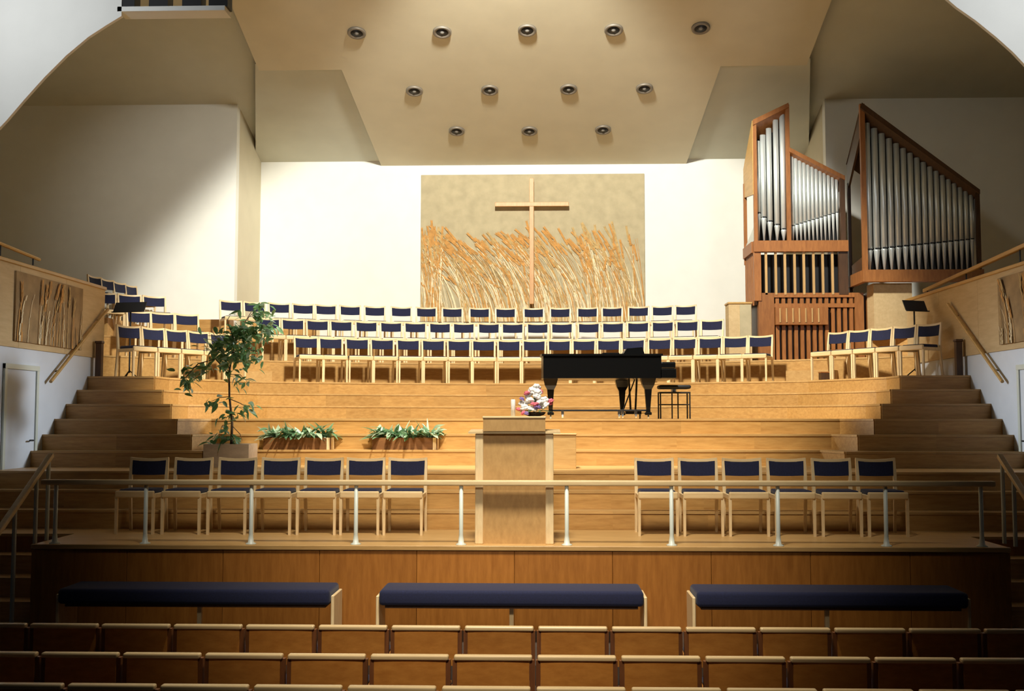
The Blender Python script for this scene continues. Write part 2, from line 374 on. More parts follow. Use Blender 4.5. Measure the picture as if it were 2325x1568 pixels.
cboard([(5.1, PW + 0.2), (XW + .1, PW + 0.2), (XW + .1, 12.3), (5.1, 12.3)], 0.28, 'ceil2', 'ceiling_wing_board')

# arch spandrels of the front wall
wf = sempty('wall_arch', 'white wall around the arched opening')
YA = 12.0
def spandrel(px, s):
    pts = [at(u, v, Y=YA) for u, v in px]; poly = [(p.x, p.z) for p in pts]
    out = [(s * 12.0, poly[-1][1]), (s * 12.0, poly[0][1])] if False else []
    top = poly[0]; low = poly[-1]
    full_ = poly + [(s * (WX + 0.2), low[1] - 0.9), (s * (WX + 0.2), -1.0), (s * 12.0, -1.0), (s * 12.0, 9.0), (top[0], 9.0)]
    MB().prism_y(full_, YA, YA + 0.05).build('spandrel', 'white', wf)
spandrel([(276, 14), (276, 36), (240, 58), (200, 84), (150, 126), (100, 176), (55, 226), (14, 274)], -1)
spandrel([(2130, -20), (2172, 16), (2215, 46), (2262, 84), (2300, 118), (2340, 160)], 1)
p0, p1 = at(274, 33, Y=12.1), at(516, 29, Y=12.1)
MB().box(p0.x, p1.x, 12.0, 12.25, p0.z, p0.z + 0.055).build('ledge', 'white', wf)
for u in (290, 365, 440, 500):
    q = at(u, 12, Y=12.1); MB().box(q.x - 0.11, q.x + 0.11, 12.02, 12.2, p0.z + 0.055, p0.z + 0.22).build('vent_slot', 'matte_black', wf)

# handrails on walls (parts of the walls)
for s, wo in ((-1, wl), (1, wr)):
    if s < 0: a, b = at(245, 702, X=-WX + 0.07), at(115, 866, X=-WX + 0.07)
    else: a, b = at(2152, 690, X=WX - 0.07), at(2276, 866, X=WX - 0.07)
    MB().tube([a, b], 0.024, 8).build('stair_handrail', 'rail_gold', wo)
    for t in (0.15, 0.85):
        p = a.lerp(b, t); MB().tube([p, p + Vector((s * 0.08, 0, -0.03))], 0.008, 6).build('rail_bracket', 'matte_black', wo)
a, b = Vector((WX + 0.25, 18.4, 3.42)), Vector((WX + 0.02, 12.6, 3.56))
MB().rbox(-0.03, 0.03, -(b - a).length / 2, (b - a).length / 2, -0.03, 0.03, 0.008, 1).build('gallery_rail', 'rail_gold', wr)
g = bpy.data.objects['gallery_rail']; g.location = (a + b) / 2; g.rotation_euler = (b - a).to_track_quat('-Y', 'Z').to_euler()
for t in (0.03, 0.35, 0.7):
    p = a.lerp(b, t); MB().tube([(p.x, p.y, 3.28), p], 0.012, 6).build('rail_post', 'matte_black', wr)
a, b = Vector((-WX - 0.05, 14.35, 3.42)), Vector((-WX - 0.05, 12.6, 3.50))
MB().tube([a, b], 0.025, 8).build('gallery_rail', 'rail_gold', wl)
for t in (0.1, 0.6):
    p = a.lerp(b, t); MB().tube([(p.x, p.y, 3.28), p], 0.012, 6).build('rail_post', 'matte_black', wl)

# ================================================================ CHAIRS
def chair_meshes():
    d = []
    for s in (-1, 1):
        d.append(('leg', MB().tube([(s * 0.205, -0.20, 0), (s * 0.205, -0.20, 0.41)], [0.014, 0.016], 4, True).mesh('chair_front_leg', 'birch')))
        d.append(('leg', MB().tube([(s * 0.205, 0.235, 0), (s * 0.204, 0.185, 0.42), (s * 0.206, 0.20, 0.62), (s * 0.208, 0.225, 0.825)], [0.014, 0.018, 0.017, 0.013], 4, True).mesh('chair_rear_leg', 'birch')))
        d.append(('side_rail', MB().rbox(s * 0.205 - 0.012, s * 0.205 + 0.012, -0.19, 0.18, 0.395, 0.445, 0.004, 1).mesh('chair_side_rail', 'birch')))
    d.append(('front_rail', MB().rbox(-0.217, 0.217, -0.228, -0.186, 0.400, 0.478, 0.016, 3).mesh('chair_front_rail', 'birch_rail')))
    d.append(('seat_cushion', MB().rbox(-0.192, 0.192, -0.188, 0.165, 0.43, 0.492, 0.02, 3).mesh('chair_seat', 'navy', True)))
    def bow(z0, z1, hw, th, dip, bowd, y0, lean, n=10):
        m = MB(); rows = []
        for i in range(n + 1):
            t = -1 + 2 * i / n; x = hw * t; yb = y0 + bowd * (1 - t * t); dz = -dip * (1 - t * t)
            rows.append([(x, yb, z0 + dz * 0.6), (x, yb + th, z0 + dz * 0.6), (x, yb + th + lean, z1 + dz), (x, yb + lean, z1 + dz)])
        vs = [p for r in rows for p in r]; f = []
        for i in range(n):
            for j in range(4): f.append((i * 4 + j, i * 4 + (j + 1) % 4, (i + 1) * 4 + (j + 1) % 4, (i + 1) * 4 + j))
        f += [(0, 1, 2, 3), (n * 4 + 3, n * 4 + 2, n * 4 + 1, n * 4)]
        return m.add(vs, f)
    d.append(('back_cushion', bow(0.635, 0.797, 0.192, 0.032, 0.012, 0.022, 0.19, 0.02).mesh('chair_back', 'navy')))
    d.append(('top_rail', bow(0.795, 0.832, 0.218, 0.028, 0.017, 0.026, 0.205, 0.003).mesh('chair_top', 'birch_rail')))
    return d
CH = chair_meshes()
def chair(loc, rz, label, group):
    t = thing('choir_chair', label, 'chair', loc, rz, group)
    for n, me in CH: link(n, me, t)
    return t
def on_arc(u, r, z):                       # point on the arc of radius r whose picture column is u
    lo, hi = R(-75), R(75)
    for _ in range(50):
        m = (lo + hi) / 2
        if proj((r * math.sin(m), YC + r * math.cos(m), z))[0] < u: lo = m
        else: hi = m
    return lo
def arc_row(us, rb, z, names, group):
    for i, u in enumerate(us):
        a = on_arc(u, rb, z + 0.72); r = rb - 0.21
        chair((r * math.sin(a), YC + r * math.cos(a), z), -a, names[i], group)
# front rows on the stage
fl_u = [339, 440, 540, 638, 736, 831, 926]
fr_u = [1485, 1584, 1684, 1785, 1887, 1988]
for i, u in enumerate(fl_u):
    p = at(u, 1060, Y=12.27); chair((p.x, 12.06, 0.0), 0, 'birch chair with navy pads, %s from left in the seven left of the lectern' % ORD[i], 'front chairs left of the lectern')
for i, u in enumerate(fr_u):
    p = at(u, 1060, Y=12.27); chair((p.x, 12.06, 0.0), 0, 'birch chair with navy pads, %s from left in the six right of the lectern' % ORD[i], 'front chairs right of the lectern')
row3 = [695, 751, 811, 868, 927, 984, 1042, 1098, 1156, 1213, 1270, 1326, 1382, 1438, 1498, 1555, 1613, 1670, 1727]
row2 = [610, 665, 721, 775, 832, 888, 943, 999, 1053, 1110, 1164, 1221, 1276, 1337, 1392, 1449, 1505, 1561, 1617]
row1 = [524, 578, 634, 688, 740, 795, 851, 911, 968, 1027, 1089, 1148, 1212, 1272, 1334, 1390, 1450, 1504, 1557]
arc_row(row3, 9.0, ST * 9, ['birch choir chair, %s from left in the lowest long row behind the piano' % ORD[i] for i in range(19)], 'chairs of the lowest long choir row')
arc_row(row2, 10.2, ST * 11, ['birch choir chair, %s from left in the middle of three long rows' % ORD[i] for i in range(19)], 'chairs of the middle long choir row')
arc_row(row1, 11.4, ST * 13, ['birch choir chair, %s from left in the highest long row below the cross' % ORD[i] for i in range(19)], 'chairs of the highest long choir row')
def side_row(sx, names, group):
    a, b = Vector((sx * 5.25, 18.25, 0)), Vector((sx * 6.2, 16.65, 0)); rz = math.atan2(b.x - a.x, a.y - b.y)
    d = (b - a).normalized(); nrm = Vector((-sx * abs(d.y), -abs(d.x), 0))
    rot = -sx * math.atan2(abs(d.y), abs(d.x)) * 0.97
    for i in range(5):
        p = a.lerp(b, i / 4) + nrm * 0.21
        chair((p.x, p.y, ST * 9), rot, names[i], group)
side_row(-1, ['navy choir chair, %s from left in the lowest short row left of the tree' % ORD[4 - i] for i in range(5)], 'lowest short row at the left')
side_row(1, ['navy choir chair, %s from left in the short row right of the organ base' % ORD[i] for i in range(5)], 'short row at the right')
arc_row([315, 369, 424], 10.2, ST * 11, ['navy choir chair, %s from left in the second short row at far left' % ORD[i] for i in range(3)], 'second short row at the left')
arc_row([237, 294, 350], 11.4, ST * 13, ['navy choir chair, %s from left in the third short row at far left' % ORD[i] for i in range(3)], 'third short row at the left')
for i, (u, y) in enumerate(((214, 19.72), (243, 20.2), (271, 20.68), (297, 21.14))):
    p = at(u, 640, Y=y); chair((p.x + 0.2, y, GZ), R(80), 'navy chair back, %s from left in the topmost short row above the left wall' % ORD[i], 'topmost short row at the left')

# ================================================================ LECTERN, BOUQUET, CANDLE
lc = thing('lectern', 'wide wooden lectern with pale posts standing behind the middle of the rail', 'lectern', (-0.005, 11.1, 0))
for a, b in ((-0.40, -0.318), (0.318, 0.40)): MB().rbox(a, b, -0.03, 0.40, 0, 1.12, 0.006, 1).build('post', 'birch', lc)
MB().box(-0.318, 0.318, 0.0, 0.03, 0.0, 1.12).build('front_panel', 'lectern', lc)
MB().prism_x([(-0.06, 1.12), (0.44, 1.12), (0.44, 1.16), (-0.06, 1.14)], -0.47, 0.47).build('desk_shelf', 'birch_rail', lc)
MB().box(-0.318, 0.318, -0.075, -0.045, 1.145, 1.275).build('top_fascia', 'lectern', lc)
MB().box(-0.318, 0.318, -0.045, 0.36, 1.155, 1.275).build('top_box', 'lectern', lc)
MB().rbox(-0.325, 0.325, -0.085, 0.37, 1.275, 1.297, 0.006, 1).build('top_board', 'birch_rail', lc)
ZL = 1.297
bq = thing('flower_arrangement', 'white and pink flower arrangement in a low bowl on the lectern', 'flowers', (0.20, 11.26, ZL))
MB().lathe([(0.055, 0), (0.10, 0.015), (0.12, 0.04), (0.10, 0.045), (0.05, 0.03)], 14).build('bowl', 'soil', bq, True)
def blossom_mesh(mat, r):
    m = MB(); m.ball((0, 0, 0), r * 0.45, 8, 5)
    for ring, (n, rr, zz, tilt) in enumerate(((7, r * 0.62, -0.1, 0.5), (5, r * 0.4, 0.3, 1.0))):
        for i in range(n):
            t = 2 * math.pi * i / n + ring * 0.4
            m.ball((rr * math.cos(t), rr * math.sin(t), r * zz), r * 0.42, 6, 4, (1, 1, 0.75))
    return m.mesh('blossom_' + mat, mat, True)
bm_w, bm_p, bm_v = blossom_mesh('fl_white', 0.052), blossom_mesh('fl_pink', 0.034), blossom_mesh('fl_violet', 0.03)
rb = random.Random(3)
spots = [(bm_w, -0.10, -0.08, 0.09), (bm_w, -0.02, -0.10, 0.075), (bm_w, 0.05, -0.09, 0.13), (bm_w, 0.11, -0.05, 0.11), (bm_w, -0.05, -0.07, 0.16), (bm_w, 0.03, -0.04, 0.2), (bm_w, 0.10, -0.02, 0.17),
         (bm_w, -0.02, 0.0, 0.27), (bm_w, 0.02, 0.02, 0.30), (bm_w, -0.12, 0.02, 0.13), (bm_w, 0.0, 0.09, 0.15), (bm_w, 0.09, 0.08, 0.12), (bm_w, 0.03, -0.03, 0.25), (bm_w, -0.06, 0.03, 0.22),
         (bm_p, -0.16, -0.04, 0.07), (bm_p, -0.01, -0.13, 0.125), (bm_p, 0.17, -0.02, 0.16), (bm_p, 0.06, 0.0, 0.255), (bm_p, -0.08, -0.03, 0.24), (bm_p, 0.02, -0.13, 0.12), (bm_p, -0.11, -0.10, 0.035), (bm_p, 0.16, 0.0, 0.13),
         (bm_v, 0.045, -0.12, 0.095), (bm_v, -0.08, -0.12, 0.03), (bm_v, -0.13, -0.02, 0.18), (bm_v, 0.02, -0.13, 0.09)]
for me, x, y, z in spots: link('blossom', me, bq, (x, y, z), (rb.uniform(-0.6, 0.6), rb.uniform(-0.6, 0.6), rb.uniform(0, 6)))
MB().lathe([(0.01, 0.03), (0.012, 0.28)], 6).build('stem', 'leaf_c', bq)
def leaf_mesh(name, L, Wd, mat, bend=0.15):
    m = MB(); n = 5; vs = []; f = []
    for i in range(n + 1):
        t = i / n; wv = Wd * math.sin(math.pi * (0.06 + 0.94 * t) ** 0.8) * 0.5 if i < n else 0.001
        z = -bend * L * t * t
        vs += [(-wv, L * t, z + wv * 0.25), (0, L * t, z - 0.0), (wv, L * t, z + wv * 0.25)]
    for i in range(n):
        for j in (0, 1): f.append((i * 3 + j, i * 3 + j + 1, i * 3 + j + 4, i * 3 + j + 3))
    return m.add(vs, f).mesh(name, mat, True)
LF = [leaf_mesh('leaf_a', 0.14, 0.062, 'leaf'), leaf_mesh('leaf_b', 0.13, 0.062, 'leaf_b'), leaf_mesh('leaf_c', 0.16, 0.066, 'leaf')]
LP = [leaf_mesh('pleaf_a', 0.19, 0.045, 'leaf_c', 0.3), leaf_mesh('pleaf_b', 0.15, 0.06, 'leaf_d', 0.3), leaf_mesh('pleaf_c', 0.13, 0.05, 'leaf_c', 0.4), leaf_mesh('pleaf_d', 0.2, 0.03, 'leaf_d', 0.1)]
for i in range(10):
    t = 2 * math.pi * i / 10; link('leaf', LP[2], bq, (0.06 * math.cos(t), 0.06 * math.sin(t), 0.05), (0.3, 0, t - 1.57))
p = at(1165, 940, Y=11.2)
cn = thing('candle', 'plain white candle standing beside the flowers on the lectern', 'candle', (p.x, 11.2, ZL))
MB().lathe([(0.024, 0), (0.024, 0.168), (0.02, 0.174), (0.004, 0.172)], 14).build('wax_body', 'wax', cn, True)
MB().lathe([(0.002, 0.17), (0.0015, 0.185)], 5).build('wick', 'matte_black', cn)
# block standing in for a bright patch of light behind the lectern
a, b = at(1200, 984, Y=13.85), at(1308, 984, Y=13.85)
bxo = thing('light_patch_block', 'block standing in for a bright light patch right behind the lectern', 'box', ((a.x + b.x) / 2, 14.05, ST * 3))
hw = (b.x - a.x) / 2
MB().rbox(-hw, hw, -0.2, 0.2, 0, a.z - ST * 3 - 0.02, 0.004, 1).build('body', 'oak_tread', bxo)
MB().rbox(-hw - 0.01, hw + 0.01, -0.21, 0.21, a.z - ST * 3 - 0.02, a.z - ST * 3, 0.004, 1).build('lid', 'oak_tread', bxo)

# ================================================================ COMMUNION RAIL AND STAIR RAILS
cr = thing('altar_rail', 'long low birch rail on pale metal posts along the stage edge', 'railing', (0, 11.0, 0))
RX0, RX1 = at(95, 1096, Y=11.0).x, at(2258, 1096, Y=11.0).x
RZ = at(1160, 1096, Y=11.0).z
MB().rbox(RX0, RX1, -0.04, 0.04, RZ - 0.028, RZ + 0.028, 0.015, 3).build('top_rail', 'birch_rail', cr)
post = MB().lathe([(0.055, 0), (0.055, 0.008), (0.03, 0.02), (0.021, 0.10), (0.02, RZ - 0.03)], 12).mesh('rail_post', 'post', True)
for u in (125, 330, 570, 808, 1047, 1287, 1525, 1767, 2012, 2229): link('post', post, cr, (at(u, 1200, Y=11.0).x, 0, 0))
for s in (-1, 1):
    sr = thing('stair_rail', 'sloping wooden stair rail at the %s end of the altar rail' % ('left' if s < 0 else 'right'), 'railing', (s * 4.92 + (0 if s < 0 else 0.08), 11.3, 0))
    MB().rbox(-0.03, 0.03, -1.35, 0.02, -0.025, 0.025, 0.01, 2).build('handrail', 'birch_rail', sr)
    h = sr.children[0]; h.location = (0, 0.02, 0.88); h.rotation_euler = (R(33), 0, 0)
    for y, z0, z1 in ((-0.02, 0.0, 0.86), (-0.28, 0.0, 0.68), (-0.72, -0.95, 0.40)):
        MB().tube([(0, y, z0), (0, y, z1)], 0.022, 8).build('post', 'post', sr)

# ================================================================ PLANTS
tr = thing('potted_fig_tree', 'tall leafy green fig tree in a square wooden tub', 'tree', (at(524, 1020, Y=14.32).x, 14.32, ST * 3))
zt = at(524, 1008, Y=14.1).z - ST * 3
tub = MB()
for a, b, c, d in ((-0.30, 0.30, -0.22, -0.195), (-0.30, 0.30, 0.195, 0.22), (-0.30, -0.275, -0.195, 0.195), (0.275, 0.30, -0.195, 0.195)): tub.box(a, b, c, d, 0, zt)
tub.box(-0.275, 0.275, -0.195, 0.195, 0.0, 0.03)
tb = tub.build('tub', 'pot', tr)
MB().box(-0.275, 0.275, -0.195, 0.195, zt - 0.06, zt - 0.03).build('soil', 'soil', tr)
def tp(u, v, dy=0.0):
    p = at(u, v, Y=14.32 + dy); return Vector((p.x - tr.location.x, dy, p.z - tr.location.z))
tr_pts = [tp(525, 1012), tp(527, 960), tp(521, 900), tp(520, 850), tp(528, 800), tp(545, 750), tp(572, 705)]
tr_pts[0].z = zt - 0.05
MB().tube(tr_pts, [0.02, 0.017, 0.014, 0.013, 0.011, 0.008, 0.005], 7).build('trunk', 'bark', tr, True)
br = [([tp(521, 905), tp(545, 915, -.05), tp(562, 925, -.1)], 0.006), ([tp(522, 900), tp(500, 902, .05), tp(478, 912, .1)], 0.006),
      ([tp(520, 850), tp(490, 815, -.1), tp(450, 825, -.15), tp(418, 860, -.2)], 0.008), ([tp(522, 840), tp(500, 780, .1), tp(480, 750, .15)], 0.007),
      ([tp(528, 800), tp(560, 790, -.1), tp(590, 800, -.15)], 0.007), ([tp(545, 750), tp(585, 745, .1), tp(625, 745, .1)], 0.007), ([tp(535, 780), tp(520, 740, -.12), tp(515, 722, -.15)], 0.006),
      ([tp(545, 750), tp(600, 770, 0), tp(615, 785, 0)], 0.006), ([tp(527, 960), tp(505, 965, .05), tp(495, 990, .05)], 0.005), ([tp(526, 965), tp(545, 985, -.05), tp(550, 1000, -.05)], 0.005),
      ([tp(560, 725), tp(585, 700, 0), tp(590, 690, 0)], 0.004), ([tp(522, 850), tp(545, 850, .1), tp(565, 870, .1)], 0.005)]
for pts, r in br: MB().tube(pts, [r] * (len(pts) - 1) + [r * 0.4], 5).build('branch', 'bark', tr)
rl = random.Random(11)
clusters = [(540, 770, 50, 42, 105), (505, 790, 32, 30, 38), (560, 745, 35, 25, 30), (592, 710, 26, 16, 18), (590, 745, 30, 14, 20), (612, 750, 16, 14, 10), (570, 820, 22, 16, 14), (440, 845, 26, 16, 20), (425, 868, 14, 22, 12), (470, 830, 20, 12, 12),
            (490, 910, 18, 10, 9), (556, 925, 18, 14, 11), (522, 945, 24, 14, 9), (505, 975, 18, 22, 12), (527, 1000, 22, 12, 14), (548, 860, 22, 14, 10), (480, 1000, 16, 8, 5), (590, 690, 10, 8, 6), (520, 825, 25, 20, 20), (550, 800, 26, 16, 18)]
extra = MB(); cnt = 0
for cu, cv, du, dv, n in clusters:
    for i in range(int(n * 1.7)):
        p = tp(cu + rl.gauss(0, 0.55) * du, cv + rl.gauss(0, 0.55) * dv, rl.uniform(-0.22, 0.22))
        rot = (rl.uniform(-1.3, 0.4), rl.uniform(-0.7, 0.7), rl.uniform(0, 6.28)); me = LF[rl.choice((0, 1, 1, 2))]
        if i < n * 0.72: link('leaf', me, tr, p, rot)
        else:
            mx = Matrix.Translation(p) @ __import__('mathutils').Euler(rot).to_matrix().to_4x4() @ Matrix.Scale(0.8, 4)
            extra.add([mx @ v.co for v in me.vertices], [tuple(f.vertices) for f in me.polygons])
ex = extra.build('foliage', 'leaf', tr, True); ex['kind'] = 'stuff'
def flower_box(u0, u1, seed, label, extra):
    Y = 14.88; a, b = at(u0, 1018, Y=Y - 0.1), at(u1, 1018, Y=Y - 0.1); hw = (b.x - a.x) / 2
    t = thing('flower_box', label, 'planter', ((a.x + b.x) / 2, Y, ST * 4))
    h = 0.165
    for x0, x1, y0, y1, nm in ((-hw, hw, -0.115, -0.10, 'front_board'), (-hw, hw, 0.10, 0.115, 'rear_board')): MB().box(x0, x1, y0, y1, 0.0, h).build(nm, 'planter_box', t)
    for s in (-1, 1):
        q0, q1 = sorted((s * hw, s * (hw - 0.02))); MB().box(q0, q1, -0.0999, 0.0999, 0, h).build('end_board', 'birch', t)
    MB().box(hw - 0.06, hw - 0.015, -0.125, -0.116, 0, h).build('end_strip', 'birch', t)
    MB().box(-hw + 0.02, hw - 0.02, -0.0999, 0.0999, 0, h - 0.03).build('soil', 'soil', t)
    rr = random.Random(seed)
    for i in range(130):
        x = rr.uniform(-hw * 0.95, hw * 0.95); y = rr.uniform(-0.09, 0.07)
        out = x / hw
        up = rr.random() < 0.36
        rx = rr.uniform(0.8, 1.45) if up else rr.uniform(-0.3, 0.7)
        rz = -math.atan2(out * 0.9 + rr.uniform(-.5, .5), -0.6 if y < 0.02 else 0.5) if not up else rr.uniform(0, 6.28)
        zz = h - 0.02 + rr.uniform(0, 0.05) + (rr.uniform(0, 0.11) if not up else 0)
        if zz < h + 0.03 and not up: rx = max(rx, 0.15)
        o = link('leaf', LP[rr.choice((0, 1, 2, 2, 1, 3 if up else 0))], t, (x, y, zz), (rx, rr.uniform(-0.4, 0.4), rz))
        o.scale = (1.25, 1.2, 1.2) if not up else (1.2, rr.uniform(0.9, 1.45), 1.2)
    for (x, z, s) in extra:
        link('leaf', LP[1], t, (x, -0.05, h + z), (1.2, 0.2, 0.3)).scale = (s * 1.4, s, s)
    return t
flower_box(598, 752, 5, 'brown flower box with dark green leaves beside the tree tub', [])
flower_box(845, 993, 9, 'brown flower box with pale broad leaves nearer the lectern', [(-0.36, 0.05, 1.1), (-0.1, 0.08, 0.9), (0.08, 0.06, 0.9)])

# ================================================================ GRAND PIANO
PZ = ST * 6
pl = thing('grand_piano', 'black grand piano with closed lid on the middle platform', 'piano', (1.2, 16.5, PZ))
yf = 15.92
def px(u, v=850, Y=yf): return at(u, v, Y=Y).x - 1.2
xl, xr = px(1229), px(1502)
z_top = at(1300, 803, Y=yf).z - PZ; z_bot = z_top - 0.36
def plan(o=0.0):
    y0 = yf - 16.5
    return [(xl - o + 0.03, y0 - o), (xr + o, y0 - o), (xr + o, y0 + 1.42 + o), (xr - 0.45, y0 + 1.42 + o), (xr - 0.75, y0 + 1.34 + o), (xr - 1.0, y0 + 1.12 + o), (xr - 1.2, y0 + 0.92 + o), (xl + 0.35, y0 + 0.84 + o), (xl + 0.12, y0 + 0.72 + o), (xl - o, y0 + 0.5), (xl - o, y0 + 0.15)]
MB().prism(plan(), z_bot, z_top - 0.03).build('case', 'black', pl)
MB().prism(plan(0.02), z_top - 0.03, z_top).build('lid', 'black', pl)
y0 = yf - 16.5
MB().rbox(xr - 0.02, xr + 0.22, y0 + 0.0, y0 + 1.42, z_bot - 0.0, z_bot + 0.14, 0.01, 2).build('key_bed', 'black', pl)
MB().box(xr + 0.04, xr + 0.19, y0 + 0.1, y0 + 1.32, z_bot + 0.14, z_bot + 0.155).build('keyboard', 'ivory', pl)
MB().rbox(xr - 0.01, xr + 0.21, y0 + 0.0, y0 + 0.09, z_bot + 0.14, z_bot + 0.24, 0.02, 2).build('arm', 'black', pl)
MB().rbox(xr - 0.01, xr + 0.21, y0 + 1.33, y0 + 1.42, z_bot + 0.14, z_bot + 0.24, 0.02, 2).build('arm', 'black', pl)
xm0, xm1 = px(1418), px(1470)
MB().hexa([(xm0, y0 + 0.35, z_top), (xm1, y0 + 0.35, z_top), (xm1, y0 + 1.05, z_top), (xm0, y0 + 1.05, z_top)], [(xm0 + 0.06, y0 + 0.35, z_top + 0.10), (xm1 - 0.04, y0 + 0.35, z_top + 0.12), (xm1 - 0.04, y0 + 1.05, z_top + 0.12), (xm0 + 0.06, y0 + 1.05, z_top + 0.10)]).build('music_desk', 'black', pl)
MB().rbox(px(1370), px(1410), y0 + 0.3, y0 + 0.6, z_top, z_top + 0.035, 0.008, 1).build('folded_flap', 'black', pl)
legs = [(px(1250, Y=16.2), 16.2 - 16.5), (px(1471, Y=16.05), 16.05 - 16.5), (px(1412, Y=17.1), 17.1 - 16.5)]
for x, y in legs:
    lg = MB().tube([(x, y, 0.06), (x, y, 0.14), (x, y, z_bot - 0.16), (x, y, z_bot - 0.10), (x, y, z_bot)], [0.034, 0.030, 0.052, 0.085, 0.11], 4, True).build('leg', 'black', pl)
    MB().rbox(x - 0.05, x + 0.05, y - 0.05, y + 0.05, 0.055, 0.10, 0.01, 1).build('foot', 'black', lg)
    MB().tube([(x - 0.012, y, 0.03), (x + 0.012, y, 0.03)], 0.03, 10).build('castor', 'chrome', lg)
x = px(1437, Y=16.6); y = 0.12
ly = MB()
for dx in (-0.06, 0.06): ly.tube([(x + dx * 0.6, y, 0.12), (x + dx, y, z_bot)], 0.016, 6)
ly.box(x - 0.12, x + 0.12, y - 0.1, y + 0.1, 0.07, 0.12)
lyo = ly.build('pedal_lyre', 'black', pl)
MB().tube([(x + 0.02, y - 0.1, z_bot), (x - 0.16, y - 0.08, 0.12)], 0.01, 6).build('lyre_brace', 'black', lyo)
for dy in (-0.05, 0, 0.05): MB().box(x + 0.12, x + 0.2, y + dy - 0.012, y + dy + 0.012, 0.08, 0.092).build('pedal', 'gold', lyo)
dl = MB(); zc = 0.125
cx, cy = px(1400, Y=16.5), 0.0
for x, y in legs: dl.tube([(x, y, zc), (cx, cy + 0.1, zc)], 0.014, 6)
dlo = dl.tube([(legs[0][0], legs[0][1], zc), (legs[1][0], legs[1][1], zc)], 0.014, 6).build('dolly_bars', 'matte_black', pl)
for u, Y in ((1277, 15.85), (1405, 15.9), (1413, 16.0), (1443, 15.85), (1452, 16.9)):
    x = px(u, Y=Y); y = Y - 16.5
    MB().tube([(x - 0.012, y, 0.035), (x + 0.012, y, 0.035)], 0.035, 12).build('wheel', 'chrome', dlo)
    MB().box(x - 0.02, x + 0.02, y - 0.015, y + 0.015, 0.06, 0.13).build('wheel_fork', 'chrome', dlo)
# stool
Y = 16.55
sa, sb = at(1494, 880, Y=Y), at(1566, 880, Y=Y)
stl = thing('piano_stool', 'black piano stool with padded seat and thin legs beside the piano', 'stool', ((sa.x + sb.x) / 2, Y, PZ))
zs = at(1530, 874, Y=Y).z - PZ; hw = (sb.x - sa.x) / 2
MB().rbox(-hw, hw, -0.17, 0.17, zs - 0.06, zs, 0.025, 3).build('seat_pad', 'matte_black', stl, True)
MB().lathe([(0.05, zs - 0.11), (0.05, zs - 0.06)], 12).build('screw_column', 'chrome', stl)
MB().box(-hw + 0.01, hw - 0.01, -0.16, 0.16, zs - 0.125, zs - 0.105).build('seat_frame', 'matte_black', stl)
for sx in (-1, 1):
    for sy in (-1, 1):
        MB().tube([(sx * (hw - 0.02), sy * 0.15, 0), (sx * (hw - 0.02), sy * 0.15, zs - 0.11)], 0.011, 6).build('leg', 'matte_black', stl)
    MB().tube([(sx * 0.045, -0.13, 0), (sx * 0.045, -0.13, zs - 0.11)], 0.01, 6).build('leg', 'matte_black', stl)
MB().tube([(-hw + 0.02, -0.15, zs * 0.42), (hw - 0.02, -0.15, zs * 0.42)], 0.008, 6).build('stretcher', 'matte_black', stl)
MB().tube([(-hw + 0.02, 0.15, zs * 0.42), (hw - 0.02, 0.15, zs * 0.42)], 0.008, 6).build('stretcher', 'matte_black', stl)

# ================================================================ PIPE ORGAN
og = thing('pipe_organ', 'brown pipe organ with silver pipes in two slanted cases at right', 'pipe organ')
YO = 19.85
def ox(u, Y=YO): return at(u, 600, Y=Y).x
def oz(v, Y=YO): return at(1850, v, Y=Y).z
def obox(u0, u1, v0, v1, y0, y1, name, mat, Y=YO, parent=None):
    return MB().box(ox(u0, Y), ox(u1, Y), y0, y1, oz(v1, Y), oz(v0, Y)).build(name, mat, parent or og)
def opoly(pts, y0, y1, name, mat, Y=YO):
    return MB().prism_y([(ox(u, Y), oz(v, Y)) for u, v in pts], y0, y1).build(name, mat, og)
def oroof(pts, y0, y1, drop, mat, Y=YO):
    m = MB(); q = [(ox(u, Y), oz(v, Y)) for u, v in pts]
    m.hexa([(x, y0, z) for x, z in q], [(x, y1, z - drop) for x, z in q]); return m.build('case_roof', mat, og)
def pipe(u, vt, vm, vb, wpx, Y, y, parent=og):
    x = ox(u, Y); r = wpx / 2 * Y / FPX; zt_, zm, zb_ = oz(vt, Y), oz(vm, Y), oz(vb, Y)
    o = MB().lathe([(r * 0.28, zb_), (r * 0.98, zm - 0.03), (r * 1.02, zm - 0.02), (r * 1.02, zm), (r * 0.8, zm + 0.004), (r * 0.8, zm + r * 0.5), (r, zm + r * 0.55), (r, zt_), (r * 0.9, zt_)], 14, (x, y, 0)).build('pipe', 'pipe', parent, True)
    for p in o.data.polygons: p.use_smooth = len(p.vertices) == 4
    MB().box(x - r * 0.65, x + r * 0.65, y - r * 1.03, y - r * 0.6, zm + 0.006, zm + r * 0.5).build('pipe_mouth', 'matte_black', o)
